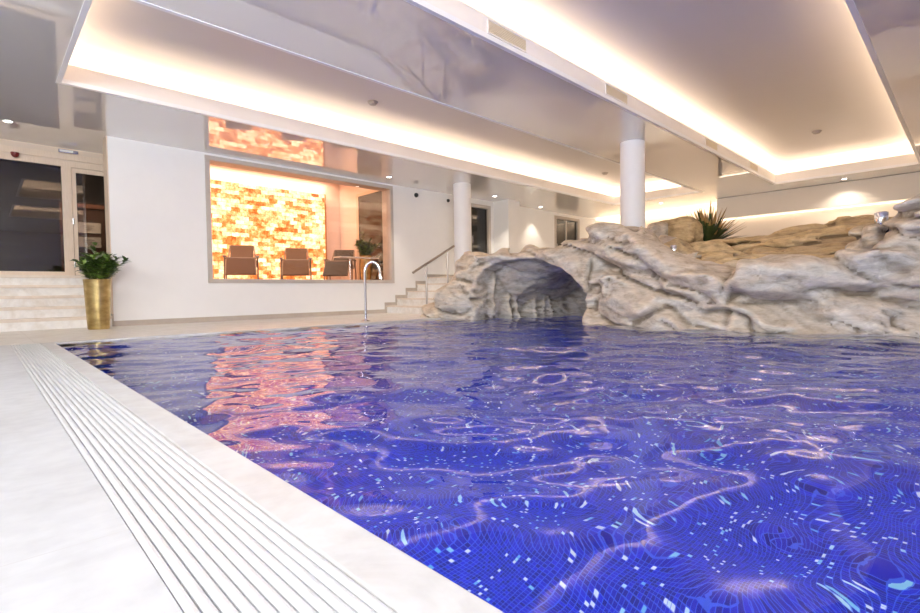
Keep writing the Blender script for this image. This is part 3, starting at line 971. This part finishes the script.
def grille(x0, x1, label):
    d = thing('vent_grille', label, 'vent', ((x0 + x1) / 2, BC[3], 3.06), group='air vents in the upstand of the right recess')
    w = (x1 - x0) / 2
    bm = bmesh.new()
    t_ = .012
    bx(bm, -w, w, -.012, 0, 0, t_); bx(bm, -w, w, -.012, 0, .145 - t_, .145)
    bx(bm, -w, -w + t_, -.012, 0, t_, .145 - t_); bx(bm, w - t_, w, -.012, 0, t_, .145 - t_)
    obj('frame', bm, M['upstand'], d)
    bm = bmesh.new()
    for i in range(7):
        z = t_ + .004 + i * .0168
        bx(bm, -w + t_, w - t_, -.009, 0, z, z + .010)
    obj('slats', bm, M['creamgrille'], d)
grille(3.74, 4.36, 'long cream air vent in the right recess edge, nearest the viewer')
grille(6.03, 6.63, 'cream air vent in the right recess edge above the tall column')
grille(9.55, 10.15, 'cream air vent in the right recess edge just beyond the tall column')
grille(12.10, 12.68, 'cream air vent in the right recess edge, farthest from the viewer')

# ------------------------------------------------------------------ artificial rock
def perlin(P, seed):
    rs = np.random.RandomState(seed)
    perm = rs.permutation(512).astype(np.int32)
    grad = rs.normal(size=(512, 3)).astype(np.float32)
    grad /= np.linalg.norm(grad, axis=1, keepdims=True)
    Pi = np.floor(P).astype(np.int32)
    Pf = (P - Pi).astype(np.float32)
    u = Pf * Pf * Pf * (Pf * (Pf * 6 - 15) + 10)
    r = 0
    for dx in (0, 1):
        wx = u[..., 0] if dx else 1 - u[..., 0]
        for dy in (0, 1):
            wy = u[..., 1] if dy else 1 - u[..., 1]
            for dz in (0, 1):
                wz = u[..., 2] if dz else 1 - u[..., 2]
                h = perm[(perm[(perm[(Pi[..., 0] + dx) & 511] + Pi[..., 1] + dy) & 511] + Pi[..., 2] + dz) & 511]
                g = grad[h]
                r = r + wx * wy * wz * (g[..., 0] * (Pf[..., 0] - dx) + g[..., 1] * (Pf[..., 1] - dy) + g[..., 2] * (Pf[..., 2] - dz))
    return r

def fbm(P, seed, octs=3, gain=.5):
    a, s, f = 1.0, 0, 1.0
    for i in range(octs):
        s = s + a * perlin(P * f + 17.3 * i, seed + i)
        a *= gain; f *= 2.03
    return s

def smin(a, b, k):
    h = np.clip(.5 + .5 * (b - a) / k, 0, 1)
    return b + (a - b) * h - k * h * (1 - h)

def smax(a, b, k):
    return -smin(-a, -b, k)

def surface_nets(F, org, h):
    S_ = F < 0
    nx, ny, nz = F.shape
    acc = np.zeros((nx - 1, ny - 1, nz - 1, 3), np.float32)
    cnt = np.zeros((nx - 1, ny - 1, nz - 1), np.int32)
    for ax in range(3):
        o1, o2 = [a for a in range(3) if a != ax]
        for d1 in (0, 1):
            for d2 in (0, 1):
                def sl(e):
                    s = [None] * 3
                    s[ax] = slice(e, F.shape[ax] - 1 + e)
                    s[o1] = slice(d1, F.shape[o1] - 1 + d1)
                    s[o2] = slice(d2, F.shape[o2] - 1 + d2)
                    return tuple(s)
                A, Bv = F[sl(0)], F[sl(1)]
                cr = (A < 0) != (Bv < 0)
                den = np.where(cr, A - Bv, 1)
                t = np.where(cr, A / den, 0)
                acc[..., ax] += np.where(cr, t, 0)
                acc[..., o1] += cr * d1
                acc[..., o2] += cr * d2
                cnt += cr
    m = cnt > 0
    idx = -np.ones(cnt.shape, np.int64)
    ii = np.argwhere(m)
    idx[m] = np.arange(len(ii))
    V = (ii + acc[m] / cnt[m][:, None]) * h + np.array(org)
    faces = []
    for ax in range(3):
        o1, o2 = [(1, 2), (2, 0), (0, 1)][ax]
        s0 = [slice(None)] * 3; s1 = [slice(None)] * 3
        s0[ax] = slice(0, -1); s1[ax] = slice(1, None)
        a, b = S_[tuple(s0)], S_[tuple(s1)]
        for flip, msk in ((False, a & ~b), (True, ~a & b)):
            e = np.argwhere(msk)
            if not len(e):
                continue
            ok = (e[:, o1] > 0) & (e[:, o2] > 0) & (e[:, o1] < F.shape[o1] - 1) & (e[:, o2] < F.shape[o2] - 1)
            e = e[ok]
            q = []
            for d1, d2 in ((-1, -1), (0, -1), (0, 0), (-1, 0)):
                c = e.copy(); c[:, o1] += d1; c[:, o2] += d2
                q.append(idx[c[:, 0], c[:, 1], c[:, 2]])
            q = np.stack(q, 1)
            faces.append(q[:, ::-1] if flip else q)
    return V, np.concatenate(faces)

def mesh_obj(name, V, Fc, mat, parent=None):
    me = bpy.data.meshes.new(name)
    off = world_loc(parent) if parent else Vector((0, 0, 0))
    me.from_pydata((V - np.array(off)).tolist(), [], Fc.tolist())
    me.materials.append(mat)
    me.shade_smooth()
    o = bpy.data.objects.new(name, me)
    COL.objects.link(o)
    if parent:
        o.parent = parent
    return o

def grid(x0, x1, y0, y1, z0, z1, h):
    xs = np.arange(x0, x1, h); ys = np.arange(y0, y1, h); zs = np.arange(z0, z1, h)
    X, Y, Z = np.meshgrid(xs, ys, zs, indexing='ij')
    return X.astype(np.float32), Y.astype(np.float32), Z.astype(np.float32)

def seal(F):
    for ax in range(3):
        for e in (0, -1):
            s = [slice(None)] * 3
            s[ax] = e
            F[tuple(s)] = .05
    return F

RIM = [(-1.5, 1.35), (0, 1.34), (.38, 1.25), (.53, 1.17), (.64, 1.06), (.76, .95), (1.0, .88), (1.37, .82), (1.78, .79), (2.05, .77), (2.28, .81), (2.59, .91), (2.82, .99), (2.98, 1.10),
       (3.12, 1.25), (3.27, 1.38), (3.57, 1.44), (3.90, 1.46), (4.10, 1.42), (4.20, 1.32), (4.46, 1.29), (4.65, 1.25), (4.9, 1.19), (5.28, 1.27), (5.43, 1.22), (5.88, 1.18), (6.22, 1.12), (6.40, .98), (6.7, .72), (7.0, .55), (7.4, .35), (7.9, .2)]
FRONT = [(-1.5, 6.7), (-.2, 6.5), (.35, 6.38), (1.2, 6.18), (2.36, 6.08), (3.2, 6.22), (3.96, 6.38), (4.1, 6.42), (5.0, 6.46), (6.0, 6.24), (6.4, 6.05), (6.8, 5.90), (7.4, 6.3), (8, 6.6)]
ARCH = [(3.95, -1), (4.0, .30), (4.06, .52), (4.22, .70), (4.46, .83), (4.76, .935), (5.08, 1.0), (5.4, 1.0), (5.76, .95), (6.02, .84), (6.14, .62), (6.25, .35), (6.4, -.2), (6.6, -1)]
LEDGE = [(-1, .42), (.7, .46), (.95, .44), (1.3, .37), (1.75, .40), (1.93, .50), (2.0, .33), (2.33, .39), (2.73, .47), (2.9, .66), (3.1, .76), (3.7, .87), (4.2, .92)]
def interp(tab, Y):
    a = np.array(tab)
    return np.interp(Y, a[:, 0], a[:, 1])

def grotto():
    h = .031
    X, Y, Z = grid(5.66, 9.4, -1.3, 8.14, -.42, 1.86, h)
    P = np.stack([X, Y, Z], -1)
    # flowing fold noise, sheared so that folds sweep diagonally
    Q = np.stack([X * 1.1, Y * 1.0 + Z * .35, Z * 1.9 - Y * .45], -1)
    w = fbm(Q * .9, 3, 2)
    Q2 = Q + .6 * w[..., None]
    n1 = fbm(Q2 * 1.1, 21, 2)
    bil1 = np.abs(perlin(Q2 * np.array([1.1, 1.0, 1.45], np.float32) + 4.1, 31))      # round bulges parted by sharp creases
    bil2 = np.abs(perlin(Q2 * np.array([2.6, 2.2, 3.4], np.float32) + 9.7, 37))
    bil3 = np.abs(perlin(Q2 * np.array([6.0, 4.6, 8.5], np.float32) + 2.2, 41))
    rid = 1 - np.abs(perlin(Q2 * np.array([1.9, 1.5, 2.6], np.float32) + 14.1, 43)) * 2.4
    n3 = perlin(Q2 * 11.0, 51)
    detail = .10 * n1 + .44 * (bil1 - .2) + (.10 + .10 * np.clip(n1 * 2, -1, 1)) * (bil2 - .2) + .04 * (bil3 - .2) + .004 * rid + .008 * n3
    rim = interp(RIM, Y); fr = interp(FRONT, Y); led = interp(LEDGE, Y)
    # ledge: upper slab overhangs the lower mass
    dz = (Z - led)
    wl = np.clip((Y - 1.5) / -3, 0, 0)
    cut = .19 / (1 + np.exp(np.clip(dz * 30, -40, 40))) * np.clip(1 - np.clip(-dz - .05, 0, 1) / .42, 0, 1)
    cut = cut * np.where(Y > 4.0, 0, 1)
    front = fr + .10 * np.clip(Z, -.5, 2) + cut + .16 * np.clip((Z - rim + .22) / .22, 0, 2) ** 2
    # boulder step of the right slab (a nearly vertical crease at Y ~ 1.95)
    front = front - .13 * np.exp(-((Y - 1.62) / .34) ** 2) * np.clip((Z - .30) / .15, 0, 1)
    front = front + .12 * np.exp(-((Y - 2.02) / .06) ** 2) * np.clip((Z - .35) / .1, 0, 1)
    d1 = (front - X)
    plate = .74 + .165 * (X - 6.8) + .05 * n1
    blend = np.clip((X - 6.75) / .75, 0, 1); blend = blend * blend * (3 - 2 * blend)
    keep = np.clip((Y - 3.0) / .4, 0, 1)          # the high hump stays high further back
    rimX = rim - .26 * blend * keep * np.clip((X - 7.1), 0, 2)
    top = rimX * (1 - blend * (1 - keep)) + plate * blend * (1 - keep)
    lowp = np.clip(.75 - Y, 0, 1) / .75
    top = np.where(Y < .75, np.maximum(top, rim - .18 * np.clip(X - 6.9, 0, 3) * 2.0 * 1.0), top)
    d2 = (Z - top) * .85
    d3 = (Y - (6.86 + .80 * (X - 5.9))) * .78
    F = smax(smax(d1, d2, .16), d3, .15)
    # cave
    arch = interp(ARCH, Y)
    drop = .46 * np.clip((X - 6.72) / .45, 0, 1) * np.clip((Y - 4.75) / 1.1, 0, 1)
    c1 = Z - (arch - .10 * np.clip(X - 6.5, 0, 3) - drop)
    ar2 = 3.98 + .30 * np.clip(X - 6.5, 0, 4)
    c2 = ar2 - Y
    wallY = 6.20 - .22 * np.clip(X - 6.6, 0, 3)
    drape = -.72 * np.abs(perlin(np.stack([X * 2.6 + Z * .45, Y * 1.2, Z * .5], -1), 71)) + .15 - .16 * bil2
    c3 = Y - wallY + drape
    c4 = X - 8.55
    cave = smax(smax(smax(c1 * .8, c2, .06), c3, .05), c4, .1)
    # low toe rocks at the stair corner
    b2 = (np.sqrt(((X - 6.25) / .42) ** 2 + ((Y - 6.92) / .50) ** 2 + ((Z - .05) / .33) ** 2) - 1) * .32
    F = smin(F, b2, .08)
    hump = (np.sqrt(((X - 6.85) / .42) ** 2 + ((Y - 3.62) / .52) ** 2 + ((Z - 1.12) / .36) ** 2) - 1) * .34
    F = smin(F, hump, .05)
    for cx, cy_, cz_, ra, rb_, rc in ((7.38, .74, .90, .42, .34, .26), (6.98, .40, .98, .42, .30, .28), (6.95, .05, 1.05, .5, .4, .33)):
        e_ = (np.sqrt(((X - cx) / ra) ** 2 + ((Y - cy_) / rb_) ** 2 + ((Z - cz_) / rc) ** 2) - 1) * rc
        F = smin(F, e_, .08)
    F = F - detail
    b1 = (((np.abs(X - 7.10) / .33) ** 2.6 + (np.abs(Y - 6.98 + .25 * (Z - .9)) / .33) ** 2.6 + (np.abs(Z - .92) / .40) ** 2.6) ** (1 / 2.6) - 1) * .34
    F = np.minimum(F, b1 - .6 * detail)
    F = smax(F, -(cave + .26 * detail), .025)
    F = np.maximum(F, Z - 1.80)
    F = np.maximum(F, X - 9.3)
    # keep clear of the stairs and the upper landing
    F = np.maximum(F, np.minimum(Y - 8.12, .2))
    V, Fc = surface_nets(seal(F), (X[0, 0, 0], Y[0, 0, 0], Z[0, 0, 0]), h)
    r = thing('rock_grotto', 'large grey and tan artificial rock with a cave standing in the pool', 'rock', (6.6, 3.5, 0))
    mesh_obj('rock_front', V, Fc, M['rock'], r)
    # ochre terrace behind the rim
    h = .045
    X, Y, Z = grid(7.1, 11.6, -1.6, 4.2, .2, 2.0, h)
    Q = np.stack([X * .9, Y * .8, Z * 2.0], -1)
    n = fbm(Q * 1.2, 81, 3)
    rg = 1 - np.abs(perlin(Q * 2.0, 84)) * 2.4
    back = np.interp(Y, [-1.6, .5, 1.16, 1.5, 1.94, 2.65, 3.06, 3.6, 4.2], [1.45, 1.53, 1.50, 1.47, 1.46, 1.34, 1.28, 1.32, 1.3])
    t = np.clip((X - 7.2) / 2.6, 0, 1)
    ts = t + .05 * np.sin(t * 12.0 + 1.0 * n)
    top = .72 * (1 - ts) + back * ts
    top = top - .5 * np.clip(X - 10.5, 0, 2)
    F = (Z - top) * .9 - .12 * n - .04 * rg - .30 * (np.abs(perlin(Q * np.array([1.6, 1.3, 2.6], np.float32), 88)) - .2) - .13 * (np.abs(perlin(Q * np.array([3.6, 2.6, 6.0], np.float32), 89)) - .2)
    F = np.maximum(F, Y - 4.12); F = np.maximum(F, 7.2 - X); F = np.maximum(F, X - 11.3)
    V, Fc = surface_nets(seal(F), (X[0, 0, 0], Y[0, 0, 0], Z[0, 0, 0]), h)
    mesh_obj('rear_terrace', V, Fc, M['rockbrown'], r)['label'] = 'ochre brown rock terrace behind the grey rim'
grotto()

def boulder(c, r, rz, sq, seed, label, mat, h=.035):
    m = max(r) * 1.35
    X, Y, Z = grid(-m, m, -m, m, -r[2] * 1.3, r[2] * 1.3, h)
    ca, sa = math.cos(rz), math.sin(rz)
    x = (X * ca + Y * sa) / r[0]; y = (-X * sa + Y * ca) / r[1]; z = Z / r[2]
    F = (np.abs(x) ** sq + np.abs(y) ** sq + np.abs(z) ** sq) ** (1 / sq) - 1
    P = np.stack([X, Y, Z], -1)
    F = F * min(r) - .07 * fbm(P * 2.2, seed, 3) - .03 * (1 - np.abs(perlin(P * 3.6, seed + 9)) * 2.4)
    V, Fc = surface_nets(seal(F), (X[0, 0, 0], Y[0, 0, 0], Z[0, 0, 0]), h)
    o = mesh_obj('boulder', V, Fc, mat)
    o.location = c
    tag(o, label, 'boulder', 'brown boulders behind the grotto rim')
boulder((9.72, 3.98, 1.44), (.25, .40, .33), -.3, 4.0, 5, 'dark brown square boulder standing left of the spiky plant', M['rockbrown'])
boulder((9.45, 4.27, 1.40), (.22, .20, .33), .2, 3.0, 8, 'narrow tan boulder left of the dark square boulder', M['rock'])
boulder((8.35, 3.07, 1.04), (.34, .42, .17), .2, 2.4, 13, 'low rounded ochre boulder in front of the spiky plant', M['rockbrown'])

# spiky plant among the rocks
def spiky():
    p = thing('spiky_plant', 'dark spiky rosette plant with tan tips growing on the rear rocks', 'plant', (10.05, 3.54, 1.28))
    rnd = random.Random(12)
    g_, t_ = bmesh.new(), bmesh.new()
    for i in range(110):
        a = rnd.random() * 2 * PI
        el = math.radians(rnd.uniform(8, 84))
        ln = rnd.uniform(.58, .88)
        w = rnd.uniform(.022, .040)
        d = Vector((math.cos(a) * math.cos(el), math.sin(a) * math.cos(el), math.sin(el)))
        s = d.cross(Vector((0, 0, 1)))
        s = s.normalized() if s.length > .05 else Vector((1, 0, 0))
        nn = s.cross(d)
        rows = []
        K = 7
        droop = rnd.uniform(.0, .22)
        for k in range(K + 1):
            t = k / K
            c = d * (ln * t) + Vector((0, 0, -droop * ln * t * t * math.cos(el)))
            ww = w * (1 - t) ** .6 * (.6 + .8 * min(t * 3, 1))
            rows.append((c, ww))
        cutk = 5 if rnd.random() < .4 else (4 if rnd.random() < .8 else 7)
        for mi, k0, k1 in ((0, 0, cutk), (1, cutk, K)):
            bmx = g_
            if k1 <= k0:
                continue
            prev = None
            for k in range(k0, k1 + 1):
                c, ww = rows[k]
                cur = [bmx.verts.new(c + s * ww), bmx.verts.new(c - nn * ww * .35), bmx.verts.new(c - s * ww)]
                if prev:
                    bmx.faces.new([prev[0], prev[1], cur[1], cur[0]]).material_index = mi
                    bmx.faces.new([prev[1], prev[2], cur[2], cur[1]]).material_index = mi
                prev = cur
    lathe(g_, [(.07, -.18), (.09, 0), (.05, .1)], n=12)
    t_.free()
    obj('blades', g_, None, p, smooth=True, mats=[M['blade'], M['blade_tip']])
spiky()

# spotlights on the rocks
def spotlight(loc, size, label, rz):
    s = thing('spotlight', label, 'spotlight', loc, rz, group='steel spotlights on the rocks')
    obj('housing', lathe(bmesh.new(), [(size * .46, 0), (size * .5, .008), (size * .5, size * 1.25), (size * .46, size * 1.3)], n=28), M['chrome'], s, smooth=True)
    obj('lens', lathe(bmesh.new(), [(size * .44, size * 1.29), (size * .40, size * 1.33)], n=24), M['black'], s, smooth=True)
    obj('bracket', B(-.012, .012, -size * .52, size * .52, -.10, .02), M['black'], s)
spotlight((7.30, .73, 1.135), .125, 'chrome cylinder spotlight on the rock rim at far right', .2)
spotlight((7.25, 3.03, .975), .095, 'small chrome spotlight low behind the rock hump', .2)

# ------------------------------------------------------------------ lights
COOL = (.96, .98, 1.0)
o = area('near_daylight_fill', (-1.5, -3.4, 2.3), 2.6, 1.0, 235, COOL, spread=math.radians(150))  # added unseen cool fill behind the viewer, no window there
o.rotation_euler = Vector((4.6, 12.5, .3)).to_track_quat('-Z', 'Y').to_euler()
o = area('side_daylight_fill', (-2.85, 4.0, 2.3), 6.0, 1.0, 140, COOL, spread=math.radians(160))  # second added fill, unseen at the left wall, also lifts the ceiling
o.rotation_euler = Vector((1, .15, .30)).to_track_quat('-Z', 'Y').to_euler()
# added unseen fills on the two near basin walls, to brighten the mosaic
UW = (.55, .78, 1.0)
o = area('underwater_fill', (PX0 + .02, .1, -.55), 5.5, .7, 46, UW)
o.rotation_euler = Vector((1, 0, -.25)).to_track_quat('-Z', 'Y').to_euler()
o = area('underwater_fill', (3.6, PY0 + .02, -.55), 5.5, .7, 40, UW)
o.rotation_euler = Vector((0, 1, -.2)).to_track_quat('-Z', 'Y').to_euler()

w = bpy.data.worlds.new('interior_world')
S.world = w
w.use_nodes = True
w.node_tree.nodes['Background'].inputs[0].default_value = (.9, .92, 1, 1)
w.node_tree.nodes['Background'].inputs[1].default_value = .05

# ------------------------------------------------------------------ camera
f_px, W_, H_ = 496.6, 920, 613
roll, pitch = math.radians(.807), math.radians(1.76)
hd = Vector((.695, .719, 0)).normalized()
fw = hd * math.cos(pitch) - Vector((0, 0, math.sin(pitch)))
r0 = fw.cross(Vector((0, 0, 1))).normalized()
u0 = r0.cross(fw)
rr = r0 * math.cos(roll) - u0 * math.sin(roll)
uu = u0 * math.cos(roll) + r0 * math.sin(roll)
cam = bpy.data.cameras.new('camera')
cam.sensor_width = 36.0
cam.sensor_fit = 'HORIZONTAL'
cam.lens = f_px / W_ * 36.0
cam.clip_start = .02
co = bpy.data.objects.new('camera', cam)
COL.objects.link(co)
mw = Matrix((rr, uu, -fw)).transposed().to_4x4()
mw.translation = Vector((0, 0, .48))
co.matrix_world = mw
S.camera = co

S.view_settings.view_transform = 'Standard'
S.view_settings.look = 'None'
S.view_settings.exposure = 0.28
S.view_settings.gamma = 1.06
cy = S.cycles
cy.use_denoising = True
cy.use_adaptive_sampling = False
cy.denoising_prefilter = 'ACCURATE'
cy.max_bounces = 10
cy.diffuse_bounces = 5
cy.glossy_bounces = 6
cy.transmission_bounces = 8
cy.transparent_max_bounces = 12
cy.sample_clamp_indirect = 6.0
cy.blur_glossy = 0.0
